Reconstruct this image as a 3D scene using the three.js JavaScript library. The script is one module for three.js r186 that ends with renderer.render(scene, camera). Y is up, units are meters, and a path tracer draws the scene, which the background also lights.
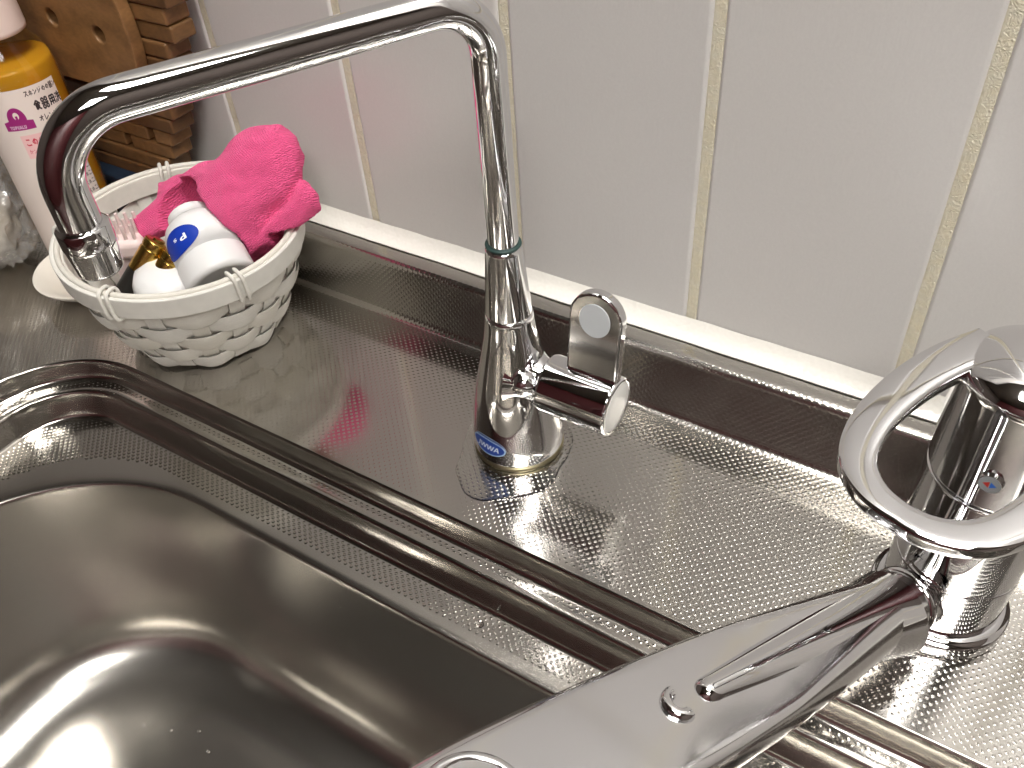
import * as THREE from 'three';
import { RoundedBoxGeometry } from 'three/addons/geometries/RoundedBoxGeometry.js';
import { mergeGeometries, mergeVertices } from 'three/addons/utils/BufferGeometryUtils.js';
import { RectAreaLightUniformsLib } from 'three/addons/lights/RectAreaLightUniformsLib.js';
import { createNoise3D } from 'simplex-noise';

// ------------------------------------------------------------------ camera, light, exposure
// worktop surface is y = 0, tiled wall is z = 0, x runs to the right along the wall
const scene = new THREE.Scene();
scene.background = new THREE.Color(0x000000);
const camera = new THREE.PerspectiveCamera(46.72, 1024 / 768, 0.01, 20);
camera.position.set(0.1211, 0.328, 0.3323);
camera.up.set(-0.3203, 0.7303, -0.6033);
camera.lookAt(0.1211 - 0.4199, 0.328 - 0.6804, 0.3323 - 0.6006);
scene.add(camera);

const renderer = new THREE.WebGLRenderer({ antialias: true });
renderer.toneMapping = THREE.LinearToneMapping;
renderer.toneMappingExposure = 1.0;
renderer.shadowMap.enabled = true;
RectAreaLightUniformsLib.init();

// two unseen lamps placed to light steel and tiles: over worktop, deeper at right
const UNSEEN_LAMPS = [
  { x: 0.3, y: 1.5, z: 0.3, w: 0.7, d: 0.24, power: 20.5, name: 'slim white ceiling lamp out of view above the sink, placed to light the worktop' },
  { x: 0.65, y: 1.5, z: 1.1, w: 0.7, d: 0.45, power: 9, name: 'broad white ceiling lamp out of view, placed to light wall and towel from the right' },
];
for (const l of UNSEEN_LAMPS) {
  const light = new THREE.RectAreaLight(0xfffbf5, l.power, l.w, l.d);
  light.position.set(l.x, l.y - 0.012, l.z); light.lookAt(l.x, 0, l.z); scene.add(light);
}

// ------------------------------------------------------------------ helpers
let seed = 7;
const rnd = () => { seed = (seed * 1664525 + 1013904223) >>> 0; return seed / 4294967296; };
const noise3 = createNoise3D(rnd);
const V = (x, y, z) => new THREE.Vector3(x, y, z);
const taken = new Map();
function numbered(n) { const k = taken.get(n) || 0; taken.set(n, k + 1); return k ? `${n}_${String(k).padStart(3, '0')}` : n; }
function mesh(name, geo, mat, parent) {
  const m = new THREE.Mesh(geo, mat);
  m.name = parent === scene ? numbered(name) : name;
  m.castShadow = true; m.receiveShadow = true;
  parent.add(m);
  return m;
}
function thing(name, label, category, [x, y, z] = [0, 0, 0], turn = 0, group) {
  const g = new THREE.Group(); g.name = numbered(name);
  g.position.set(x, y, z); g.rotation.y = turn;
  g.userData = { label, category };
  if (group) g.userData.group = group;
  scene.add(g);
  return g;
}
function structure(name, label) {
  const g = new THREE.Group(); g.name = name; g.userData = { kind: 'structure', label, category: name.split('_')[0] };
  scene.add(g); return g;
}
const box = (w, h, d, x, y, z) => new THREE.BoxGeometry(w, h, d).translate(x, y, z);
const rbox = (w, h, d, r, x, y, z, s = 2) => new RoundedBoxGeometry(w, h, d, s, r).translate(x, y, z);
// rows of points -> smooth grid mesh; uv from a function
function grid(rows, { closed = false, uv } = {}) {
  const nr = rows.length, nc = rows[0].length, pos = [], uvs = [], idx = [];
  const w = closed ? nc + 1 : nc;
  for (let i = 0; i < nr; i++) for (let j = 0; j < w; j++) {
    const p = rows[i][j % nc]; pos.push(p.x, p.y, p.z);
    const t = uv ? uv(p, i, j) : [j / (w - 1), i / (nr - 1)]; uvs.push(t[0], t[1]);
  }
  for (let i = 0; i < nr - 1; i++) for (let j = 0; j < w - 1; j++) {
    const a = i * w + j, b = a + 1, c = a + w, d = c + 1; idx.push(a, c, b, b, c, d);
  }
  const g = new THREE.BufferGeometry();
  g.setAttribute('position', new THREE.Float32BufferAttribute(pos, 3));
  g.setAttribute('uv', new THREE.Float32BufferAttribute(uvs, 2));
  g.setIndex(idx); g.computeVertexNormals();
  if (closed) { // weld the normals on the seam
    const n = g.attributes.normal;
    for (let i = 0; i < nr; i++) {
      const a = i * w, b = i * w + w - 1;
      const v = V(n.getX(a) + n.getX(b), n.getY(a) + n.getY(b), n.getZ(a) + n.getZ(b)).normalize();
      n.setXYZ(a, v.x, v.y, v.z); n.setXYZ(b, v.x, v.y, v.z);
    }
  }
  return g;
}
const lathe = (pts, seg = 64) => new THREE.LatheGeometry(pts.map((p) => new THREE.Vector2(p[0], p[1])), seg);
function roundProfile(pts, r, n = 4) { // fillet the corners of an open polyline of [a, b] points
  const out = [pts[0]];
  for (let i = 1; i < pts.length - 1; i++) {
    const [p, c, q] = [pts[i - 1], pts[i], pts[i + 1]];
    const rr = Array.isArray(r) ? r[i] : r;
    const d1 = Math.hypot(p[0] - c[0], p[1] - c[1]), d2 = Math.hypot(q[0] - c[0], q[1] - c[1]);
    const k1 = Math.min(rr, d1 * 0.48) / d1, k2 = Math.min(rr, d2 * 0.48) / d2;
    const A = [c[0] + (p[0] - c[0]) * k1, c[1] + (p[1] - c[1]) * k1], B = [c[0] + (q[0] - c[0]) * k2, c[1] + (q[1] - c[1]) * k2];
    for (let k = 0; k <= n; k++) { const t = k / n, u = 1 - t; out.push([u * u * A[0] + 2 * u * t * c[0] + t * t * B[0], u * u * A[1] + 2 * u * t * c[1] + t * t * B[1]]); }
  }
  out.push(pts[pts.length - 1]);
  return out;
}
const tube = (pts, r, seg = 60, rad = 20, closed = false) => new THREE.TubeGeometry(new THREE.CatmullRomCurve3(pts, closed, 'centripetal'), seg, r, rad, closed);
// naive surface nets of a signed distance f(x, y, z) inside a box
function surfaceNets(f, min, max, cell) {
  const n = [0, 1, 2].map((i) => Math.ceil((max[i] - min[i]) / cell) + 1);
  const at = (i, j, k) => i + n[0] * (j + n[1] * k);
  const val = new Float32Array(n[0] * n[1] * n[2]);
  for (let k = 0; k < n[2]; k++) for (let j = 0; j < n[1]; j++) for (let i = 0; i < n[0]; i++) val[at(i, j, k)] = f(min[0] + i * cell, min[1] + j * cell, min[2] + k * cell);
  const id = new Int32Array(val.length).fill(-1), pos = [], idx = [];
  const E = [[0, 1], [2, 3], [4, 5], [6, 7], [0, 2], [1, 3], [4, 6], [5, 7], [0, 4], [1, 5], [2, 6], [3, 7]];
  for (let k = 0; k < n[2] - 1; k++) for (let j = 0; j < n[1] - 1; j++) for (let i = 0; i < n[0] - 1; i++) {
    const c = []; for (let q = 0; q < 8; q++) c.push(val[at(i + (q & 1), j + ((q >> 1) & 1), k + (q >> 2))]);
    let s = [0, 0, 0], m = 0;
    for (const [a, b] of E) if ((c[a] < 0) !== (c[b] < 0)) {
      const t = c[a] / (c[a] - c[b]); m++;
      for (let d = 0; d < 3; d++) { const pa = (a >> d) & 1, pb = (b >> d) & 1; s[d] += pa + (pb - pa) * t; }
    }
    if (m) { id[at(i, j, k)] = pos.length / 3; pos.push(min[0] + (i + s[0] / m) * cell, min[1] + (j + s[1] / m) * cell, min[2] + (k + s[2] / m) * cell); }
  }
  const quad = (a, b, c, d, flip) => { if (a < 0 || b < 0 || c < 0 || d < 0) return; flip ? idx.push(a, c, b, a, d, c) : idx.push(a, b, c, a, c, d); };
  for (let k = 1; k < n[2] - 1; k++) for (let j = 1; j < n[1] - 1; j++) for (let i = 1; i < n[0] - 1; i++) {
    const v = val[at(i, j, k)] < 0;
    if (v !== val[at(i + 1, j, k)] < 0) quad(id[at(i, j - 1, k - 1)], id[at(i, j, k - 1)], id[at(i, j, k)], id[at(i, j - 1, k)], !v);
    if (v !== val[at(i, j + 1, k)] < 0) quad(id[at(i - 1, j, k - 1)], id[at(i, j, k - 1)], id[at(i, j, k)], id[at(i - 1, j, k)], v);
    if (v !== val[at(i, j, k + 1)] < 0) quad(id[at(i - 1, j - 1, k)], id[at(i, j - 1, k)], id[at(i, j, k)], id[at(i - 1, j, k)], !v);
  }
  const g = new THREE.BufferGeometry();
  g.setAttribute('position', new THREE.Float32BufferAttribute(pos, 3)); g.setIndex(idx);
  g.computeVertexNormals();
  return g;
}
function tex(w, h, fn, srgb = false) { // fn(u, v) -> [r, g, b] in 0..1
  const d = new Uint8Array(w * h * 4);
  for (let j = 0; j < h; j++) for (let i = 0; i < w; i++) {
    const c = fn(i / w, j / h), o = (j * w + i) * 4;
    for (let k = 0; k < 3; k++) d[o + k] = Math.max(0, Math.min(255, Math.round(c[k] * 255))); d[o + 3] = 255;
  }
  const t = new THREE.DataTexture(d, w, h); t.wrapS = t.wrapT = THREE.RepeatWrapping; t.magFilter = THREE.LinearFilter; t.minFilter = THREE.LinearMipmapLinearFilter;
  t.generateMipmaps = true; if (srgb) t.colorSpace = THREE.SRGBColorSpace; t.needsUpdate = true; return t;
}
// noise that repeats over 0..1 in both directions
const loop = (u, v, f, s = 0) => { const a = u * 2 * Math.PI, b = v * 2 * Math.PI; return 0.5 * (noise3(Math.cos(a) * f + s, Math.sin(a) * f, Math.cos(b) * f) + noise3(Math.sin(b) * f + s, Math.cos(a) * f + 9, Math.sin(a + b) * f)); };
const scaled = (t, x, y = x) => { const c = t.clone(); c.repeat.set(x, y); c.needsUpdate = true; return c; };

// ------------------------------------------------------------------ materials
const std = (o) => new THREE.MeshStandardMaterial(o), phy = (o) => new THREE.MeshPhysicalMaterial(o);
const lin = (r, g, b) => new THREE.Color().setRGB(r, g, b);
// embossed steel sheet: staggered round dots, 3.2 mm apart; uv in metres
const dotTex = tex(64, 64, (u, v) => {
  let h = 0;
  for (const [a, b] of [[0, 0], [1, 0], [0, 1], [1, 1], [0.5, 0.5]]) { const d = Math.hypot(u - a, v - b); h = Math.max(h, 1 - Math.min(1, Math.max(0, (d - 0.08) / 0.22))); }
  h = h * h * (3 - 2 * h); return [h, h, h];
});
const wearTex = tex(256, 256, (u, v) => { const n = 0.5 + 0.28 * loop(u, v, 1.2) + 0.2 * loop(u, v, 3.5, 4) + 0.1 * loop(u, v, 9, 8); return [1, 0.78 + 0.3 * (n - 0.5), 1]; });
const brushTex = tex(256, 256, (u, v) => { const n = 0.5 + 0.3 * loop(u, v, 1.5, 2) + 0.2 * loop(u, v, 6, 5); return [1, 0.8 + 0.3 * (n - 0.5), 1]; });
const STEEL = lin(0.55, 0.53, 0.495);
const M = {
  sheet: std({ color: STEEL, metalness: 1, roughness: 0.19, roughnessMap: scaled(wearTex, 6) }),
  embossed: std({ color: STEEL, metalness: 1, roughness: 0.27, roughnessMap: scaled(wearTex, 6), bumpMap: scaled(dotTex, 1 / 0.0036), bumpScale: 0.00006 }),
  steel: std({ color: STEEL, metalness: 1, roughness: 0.15 }),
  bowl: std({ color: STEEL, metalness: 1, roughness: 0.23 }),
  chrome: std({ color: lin(0.8, 0.8, 0.81), metalness: 1, roughness: 0.045 }),
  worn: std({ color: lin(0.8, 0.8, 0.81), metalness: 1, roughness: 0.13 }),
  satin: std({ color: lin(0.7, 0.7, 0.71), metalness: 1, roughness: 0.16 }),
  whitePlastic: phy({ color: lin(0.78, 0.78, 0.78), roughness: 0.35 }),
  greyPlastic: std({ color: lin(0.55, 0.58, 0.6), roughness: 0.4 }),
  rubber: std({ color: lin(0.02, 0.05, 0.045), roughness: 0.5 }),
  brass: std({ color: lin(0.36, 0.32, 0.2), metalness: 1, roughness: 0.35 }),
};
const tileBump = tex(256, 256, (u, v) => { const n = 0.5 + 0.25 * loop(u, v, 5) + 0.25 * loop(u, v, 11, 3); return [n, n, n]; });
const tileTint = tex(256, 256, (u, v) => { const n = 0.5 * loop(u, v, 14, 6) + 0.5 * loop(u, v, 26, 1); const k = 0.955 + 0.045 * n; return [k, k, k]; });
const groutTint = tex(128, 128, (u, v) => { const n = 0.5 + 0.5 * loop(u, v, 5, 3), m = 0.5 + 0.5 * loop(u, v, 2, 7); return [0.92 + 0.08 * n, 0.91 + 0.08 * n - 0.02 * m, 0.86 + 0.1 * n - 0.06 * m]; }, true);
const groutBump = tex(128, 128, (u, v) => { const n = 0.5 + 0.5 * loop(u, v, 7, 5); return [n, n, n]; });
M.tile = [0, 1, 2].map((i) => phy({ color: lin(0.70 + 0.012 * i, 0.685 + 0.011 * i, 0.67 + 0.008 * i), roughness: 0.34, clearcoat: 0.8, clearcoatRoughness: 0.3, map: scaled(tileTint, 9), bumpMap: scaled(tileBump, 14), bumpScale: 0.00012 }));
M.grout = std({ color: lin(0.82, 0.805, 0.735), roughness: 0.55, map: scaled(groutTint, 14), bumpMap: scaled(groutBump, 40), bumpScale: 0.0006 });
M.caulk = phy({ color: lin(0.9, 0.88, 0.82), roughness: 0.16, clearcoat: 0.6, clearcoatRoughness: 0.12, bumpMap: scaled(groutBump, 10), bumpScale: 0.0003 });
M.paint = std({ color: lin(0.72, 0.7, 0.66), roughness: 0.9 });
M.dim = std({ color: lin(0.1, 0.08, 0.07), roughness: 0.8 });  // walls out of view, kept dark for contrast in the chrome reflections
M.ceiling = std({ color: lin(0.1, 0.085, 0.07), roughness: 0.95 });  // ceiling out of view, kept dark so bowl and risers mirror little light
M.floor = std({ color: lin(0.2, 0.12, 0.07), roughness: 0.5 });
M.cabinet = std({ color: lin(0.55, 0.5, 0.42), roughness: 0.5 });
M.maroon = std({ color: lin(0.07, 0.014, 0.016), roughness: 0.45 });

// ------------------------------------------------------------------ room
const X0 = -1.3, X1 = 1.5, Z1 = 2.1, FLOOR = -0.85, CEIL = 1.56;
mesh('slab', box(X1 - X0 + 0.2, 0.1, Z1 + 0.2, (X0 + X1) / 2, FLOOR - 0.05, Z1 / 2), M.floor, structure('floor', 'dark brown kitchen floor'));
mesh('slab', box(X1 - X0 + 0.2, 0.1, Z1 + 0.2, (X0 + X1) / 2, CEIL + 0.05, Z1 / 2), M.ceiling, structure('ceiling', 'unseen kitchen ceiling, dark to keep the steel reflections dark'));
mesh('panel', box(0.1, CEIL - FLOOR, Z1 + 0.2, X0 - 0.05, (CEIL + FLOOR) / 2, Z1 / 2), M.dim, structure('wall_left', 'unseen dark side wall left of the worktop'));
mesh('panel', box(0.1, CEIL - FLOOR, Z1 + 0.2, X1 + 0.05, (CEIL + FLOOR) / 2, Z1 / 2), M.dim, structure('wall_right', 'unseen dark side wall right of the worktop'));
mesh('panel', box(X1 - X0, CEIL - FLOOR, 0.1, (X0 + X1) / 2, (CEIL + FLOOR) / 2, Z1 + 0.05), M.dim, structure('wall_front', 'unseen dark wall behind the photographer'));

// tiled wall: joints every 100 mm, tall tiles
const wall = structure('wall_back', 'wall of tall pale grey tiles with cream joints');
mesh('backing', box(X1 - X0, CEIL - FLOOR, 0.1, (X0 + X1) / 2, (CEIL + FLOOR) / 2, -0.057), M.paint, wall);
const TILE_Y = [0.036, 0.2435, 0.4475, 0.6515];
{
  const metric = (g) => { const p = g.attributes.position, u = g.attributes.uv; for (let i = 0; i < p.count; i++) u.setXY(i, p.getX(i), p.getY(i)); return g; };
  const low = metric(rbox(0.0953, TILE_Y[1] - TILE_Y[0] - 0.004, 0.007, 0.0022, 0, 0, 0, 3));
  const high = metric(rbox(0.0953, 0.2, 0.007, 0.0022, 0, 0, 0, 3));
  for (let r = 0; r < 3; r++) for (let k = -10; k < 12; k++) {
    const t = mesh('tile', r ? high : low, M.tile[(k * 7 + r * 5 + 70) % 3], wall);
    t.position.set(k * 0.1 + 0.05, (TILE_Y[r] + TILE_Y[r + 1]) / 2, -0.0035 + 0.0004 * (rnd() - 0.5));
    t.rotation.set(0.002 * (rnd() - 0.5), 0.003 * (rnd() - 0.5), 0);
  }
  // joints: slightly rounded cream fillings between the tiles
  const joint = metric(rbox(0.0068, TILE_Y[3] - TILE_Y[0], 0.0060, 0.0018, 0, 0, 0, 2));
  for (let k = -10; k <= 12; k++) mesh('grout_joint', joint, M.grout, wall).position.set(k * 0.1, (TILE_Y[0] + TILE_Y[3]) / 2, -0.0038);
  const cross = metric(rbox(2.2, 0.0062, 0.0058, 0.0018, 0, 0, 0, 2));
  for (const y of [TILE_Y[1], TILE_Y[2]]) mesh('grout_joint', cross, M.grout, wall).position.set(0.1, y, -0.0044);
}

// ------------------------------------------------------------------ steel worktop with stepped sink
const counter = thing('sink_counter', 'embossed stainless steel worktop with a stepped sink along the tiled wall', 'sink');
const WX0 = -1.0, WX1 = 1.2, ZF = 0.62;
const xz = (p) => [p.x, p.z];
// stations of the sink's profile: left edge x, back edge z, corner radius, height
const stations = [
  [-0.3465, 0.1335, 0.0645, 0], [-0.3455, 0.1348, 0.0635, -0.0012], [-0.3435, 0.1376, 0.0585, -0.0100], [-0.3420, 0.1392, 0.0570, -0.0119], [-0.3395, 0.1415, 0.0550, -0.0122],
  [-0.3310, 0.1468, 0.0480, -0.0122], [-0.3295, 0.1485, 0.0462, -0.0136], [-0.3277, 0.1530, 0.0430, -0.0262], [-0.3263, 0.1546, 0.0420, -0.0282], [-0.3240, 0.1570, 0.0410, -0.0286],
  [-0.3180, 0.1670, 0.0900, -0.0290], [-0.3152, 0.1732, 0.1150, -0.0298], [-0.3146, 0.1744, 0.1160, -0.0308], [-0.3138, 0.1752, 0.1155, -0.0345],
  [-0.2990, 0.1800, 0.1080, -0.1200], [-0.2955, 0.1825, 0.1050, -0.1380], [-0.2880, 0.1885, 0.1000, -0.1520], [-0.2760, 0.1990, 0.0930, -0.1610], [-0.2600, 0.2140, 0.0850, -0.1655], [-0.2350, 0.2380, 0.0750, -0.1668],
  [-0.1500, 0.2900, 0.0450, -0.1680], [-0.0500, 0.3350, 0.0200, -0.1690],
];
const smooth = (() => { // Catmull-Rom through the stations, limited to short steps
  const out = [];
  for (let i = 0; i < stations.length - 1; i++) {
    const [a, b, c, d] = [stations[Math.max(0, i - 1)], stations[i], stations[i + 1], stations[Math.min(stations.length - 1, i + 2)]];
    const L = (p, q) => Math.sqrt(Math.hypot(p[1] - q[1], p[3] - q[3])) || 1e-4;
    const t0 = 0, t1 = t0 + L(a, b), t2 = t1 + L(b, c), t3 = t2 + L(c, d), n = 4;
    for (let k = 0; k < n; k++) {
      const t = t1 + (t2 - t1) * k / n;
      out.push(b.map((_, q) => {
        const A1 = i ? (t1 - t) / (t1 - t0) * a[q] + (t - t0) / (t1 - t0) * b[q] : b[q];
        const A2 = (t2 - t) / (t2 - t1) * b[q] + (t - t1) / (t2 - t1) * c[q];
        const A3 = i < stations.length - 2 ? (t3 - t) / (t3 - t2) * c[q] + (t - t2) / (t3 - t2) * d[q] : c[q];
        const B1 = i ? (t2 - t) / (t2 - t0) * A1 + (t - t0) / (t2 - t0) * A2 : A2;
        const B2 = i < stations.length - 2 ? (t3 - t) / (t3 - t1) * A2 + (t - t1) / (t3 - t1) * A3 : A2;
        return (t2 - t) / (t2 - t1) * B1 + (t - t1) / (t2 - t1) * B2;
      }));
    }
  }
  out.push(stations[stations.length - 1]);
  return out;
})();
const SPLIT = 10 * 4;
function ringOf([xl, zb, r, y]) {
  const xr = 0.4 - (xl + 0.3465), zf = 0.56 - (zb - 0.1335), pts = [], nc = 18, ns = 26;
  const arc = (cx, cz, a0) => { for (let k = 0; k < nc; k++) { const a = a0 + Math.PI / 2 * k / nc; pts.push(V(cx + r * Math.cos(a), y, cz + r * Math.sin(a))); } };
  const run = (ax, az, bx, bz) => { for (let k = 0; k < ns; k++) pts.push(V(ax + (bx - ax) * k / ns, y, az + (bz - az) * k / ns)); };
  arc(xl + r, zb + r, Math.PI); run(xl + r, zb, xr - r, zb); arc(xr - r, zb + r, -Math.PI / 2); run(xr, zb + r, xr, zf - r);
  arc(xr - r, zf - r, 0); run(xr - r, zf, xl + r, zf); arc(xl + r, zf - r, Math.PI / 2); run(xl, zf - r, xl, zb + r);
  return pts;
}
const rings = smooth.map(ringOf);
{ // normals are computed over the whole basin, so the seam between step and bowl is smooth
  const c = V(0.027, -0.1695, 0.347), all = [...rings, rings[0].map(() => c.clone())];
  const whole = grid(all, { closed: true, uv: xz });
  if (whole.attributes.normal.getY(3) < 0) { const i = whole.index.array; for (let k = 0; k < i.length; k += 3) [i[k + 1], i[k + 2]] = [i[k + 2], i[k + 1]]; whole.computeVertexNormals(); }
  const nc = rings[0].length + 1, nn = whole.attributes.normal;
  for (let i = 0; i < all.length; i++) { const p = i * nc, q = p + nc - 1, v = V(nn.getX(p) + nn.getX(q), nn.getY(p) + nn.getY(q), nn.getZ(p) + nn.getZ(q)).normalize(); nn.setXYZ(p, v.x, v.y, v.z); nn.setXYZ(q, v.x, v.y, v.z); }
  for (let j = 0; j < nc; j++) nn.setXYZ(j, 0, 1, 0);
  const band = (name, i0, i1, mat, label) => {
    const g = new THREE.BufferGeometry(), cut = (k, w) => whole.attributes[k].array.slice(i0 * nc * w, (i1 + 1) * nc * w);
    for (const [k, w] of [['position', 3], ['normal', 3], ['uv', 2]]) g.setAttribute(k, new THREE.Float32BufferAttribute(cut(k, w), w));
    const idx = []; for (const v of whole.index.array.slice(i0 * (nc - 1) * 6, i1 * (nc - 1) * 6)) idx.push(v - i0 * nc);
    g.setIndex(idx); const m = mesh(name, g, mat, counter); if (label) m.userData.label = label;
  };
  band('step_riser', 0, 16, M.steel); band('step_tread', 16, 21, M.sheet, 'embossed ledge');
  band('step_riser', 21, 36, M.steel); band('step_tread', 36, 40, M.sheet, 'embossed ledge');
  band('sink_bowl', 40, all.length - 1, M.bowl, 'smooth deep steel bowl with rounded corners');
}
{ // flat top with the sink's opening
  const s = new THREE.Shape();
  s.moveTo(WX0, -0.034); s.lineTo(WX1, -0.034); s.lineTo(WX1, -ZF); s.lineTo(WX0, -ZF); s.closePath();
  const h = new THREE.Path(); rings[0].forEach((p, i) => (i ? h.lineTo(p.x, -p.z) : h.moveTo(p.x, -p.z))); h.closePath(); s.holes.push(h);
  const g = new THREE.ShapeGeometry(s, 1); g.rotateX(-Math.PI / 2);
  const p = g.attributes.position, u = g.attributes.uv; for (let i = 0; i < p.count; i++) u.setXY(i, p.getX(i), p.getZ(i));
  mesh('worktop', g, M.sheet, counter);
  // upstand at the wall and turned-down front edge: profiles [z, y] drawn along x
  const draw = (prof, mat, name) => {
    let len = 0; const v = prof.map((q, i) => (i ? (len += Math.hypot(q[0] - prof[i - 1][0], q[1] - prof[i - 1][1])) : 0));
    const rows = prof.map(([z, y]) => { const r = []; for (let k = 0; k <= 44; k++) r.push(V(WX0 + (WX1 - WX0) * k / 44, y, z)); return r; });
    const gg = grid(rows, { uv: (q, i) => [q.x, v[i]] });
    return mesh(name, gg, mat, counter);
  };
  const back = roundProfile([[0.001, 0.0366], [0.0196, 0.0362], [0.0252, 0.0], [0.034, 0.0]], [0, 0.0042, 0.0045, 0], 7);
  draw(back, M.embossed, 'backguard').userData.label = 'low embossed steel upstand against the tiles';
  draw(roundProfile([[ZF, 0], [ZF + 0.012, 0], [ZF + 0.014, -0.04], [ZF + 0.002, -0.042]], 0.006, 5), M.steel, 'front_edge');
}
{ // the sheet's embossing: tens of thousands of low round dots in staggered rows
  const P = 0.0037, R = 0.00082, H = 0.00011, cap = lathe([[R, 0], [R * 0.8, H * 0.36], [R * 0.5, H * 0.75], [R * 0.22, H * 0.95], [0.000001, H]], 10), at = [];
  if (cap.attributes.normal.getY(2) < 0) cap.scale(1, -1, 1);
  const inside = ([xl, zb, r], x, z) => { const xr = 0.4 - (xl + 0.3465), zf = 0.56 - (zb - 0.1335), dx = Math.max(xl + r - x, 0, x - (xr - r)), dz = Math.max(zb + r - z, 0, z - (zf - r)); return x > xl && x < xr && z > zb && z < zf && Math.hypot(dx, dz) < r; };
  const grow = (st, k) => [st[0] - k, st[1] - k, st[2] + k];
  for (let j = 0; j < 310; j++) for (let i = 0; i < 340; i++) {
    const x = -0.72 + (i + (j % 2) * 0.5) * P, z = 0.0345 + j * P / 2; if (z > 0.6 || x > 0.54) continue;
    if (!inside(grow(stations[0], 0.001), x, z)) at.push([x, 0, z]);
    else if (inside(grow(stations[3], -0.0010), x, z) && !inside(grow(stations[6], 0.0014), x, z)) at.push([x, -0.01212, z]);
    else if (inside(grow(stations[8], -0.0016), x, z) && !inside(grow(stations[10], 0.0003), x, z)) at.push([x, -0.02855, z]);
  }
  const dots = new THREE.InstancedMesh(cap, M.sheet, at.length), m4 = new THREE.Matrix4();
  at.forEach((p, i) => dots.setMatrixAt(i, m4.makeTranslation(p[0], p[1] - 0.000005, p[2])));
  dots.name = 'embossed_dots'; dots.userData = { kind: 'stuff', label: 'fine raised dots stamped into the steel sheet' }; dots.receiveShadow = true; counter.add(dots);
}
{ // silicone bead between upstand and tiles: a slightly hollow fillet
  const n = 9, prof = [];
  for (let k = 0; k <= n; k++) { const t = k / n; prof.push([0.0092 * t - 0.0011 * Math.sin(Math.PI * t) + 0.0001, 0.0455 - 0.0088 * t - 0.0011 * Math.sin(Math.PI * t)]); }
  prof.push([0.0005, 0.0366]);
  let len = 0; const v = prof.map((q, i) => (i ? (len += Math.hypot(q[0] - prof[i - 1][0], q[1] - prof[i - 1][1])) : 0));
  const rows = prof.map(([z, y]) => { const r = []; for (let k = 0; k <= 220; k++) { const x = WX0 + (WX1 - WX0) * k / 220, w = 0.00035 * noise3(x * 30, z * 60, 2); r.push(V(x, y + w * (z > 0.002 ? 0.3 : 1), z + (z > 0.004 ? w : 0))); } return r; });
  const bead = mesh('sealant_bead', grid(rows, { uv: (q, i) => [q.x, v[i]] }), M.caulk, scene);
  bead.userData = { label: 'glossy cream white sealant bead between steel upstand and tiles', category: 'sealant' };
}
{ // cupboard under the worktop
  const g = thing('base_cabinet', 'beige cabinet under the steel worktop', 'cabinet', [0, FLOOR, 0]);
  mesh('side_panel', box(0.018, 0.8, 0.58, WX0 + 0.02, 0.4, 0.32), M.cabinet, g);
  mesh('side_panel', box(0.018, 0.8, 0.58, WX1 - 0.02, 0.4, 0.32), M.cabinet, g);
  mesh('front_panel', box(WX1 - WX0 - 0.06, 0.72, 0.018, (WX0 + WX1) / 2, 0.44, 0.6), M.cabinet, g);
  mesh('plinth', box(WX1 - WX0 - 0.06, 0.07, 0.018, (WX0 + WX1) / 2, 0.036, 0.56), M.cabinet, g);
}
{ // unseen maroon cupboard, placed so the chrome mirrors something dark red
  const g = thing('unseen_cupboard', 'unseen dark maroon cupboard behind the camera, placed for the chrome to mirror', 'cupboard', [0.1, FLOOR, Z1 - 0.25]);
  mesh('body', rbox(2.5, 2.2, 0.42, 0.01, 0, 1.10, 0.02), M.maroon, g);
  for (const s of [-1.5, -0.5, 0.5, 1.5]) { const d = mesh('door', rbox(0.6, 2.1, 0.02, 0.004, s * 0.62, 1.06, -0.205), M.maroon, g); mesh('handle', rbox(0.012, 0.14, 0.02, 0.004, s * 0.62 + 0.25, 1.05, -0.223), M.satin, d); }
}
for (const l of UNSEEN_LAMPS) { // bodies of the unseen ceiling lamps
  const g = thing('unseen_ceiling_lamp', l.name, 'lamp', [l.x, CEIL, l.z]);
  mesh('housing', rbox(l.w + 0.06, 0.05, l.d + 0.06, 0.015, 0, -0.025, 0), M.whitePlastic, g);
  mesh('diffuser', rbox(l.w, 0.02, l.d, 0.008, 0, -0.0485, 0), std({ color: 0xffffff, emissive: lin(1, 0.97, 0.925), emissiveIntensity: l.power, roughness: 0.6 }), g);
}

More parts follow.
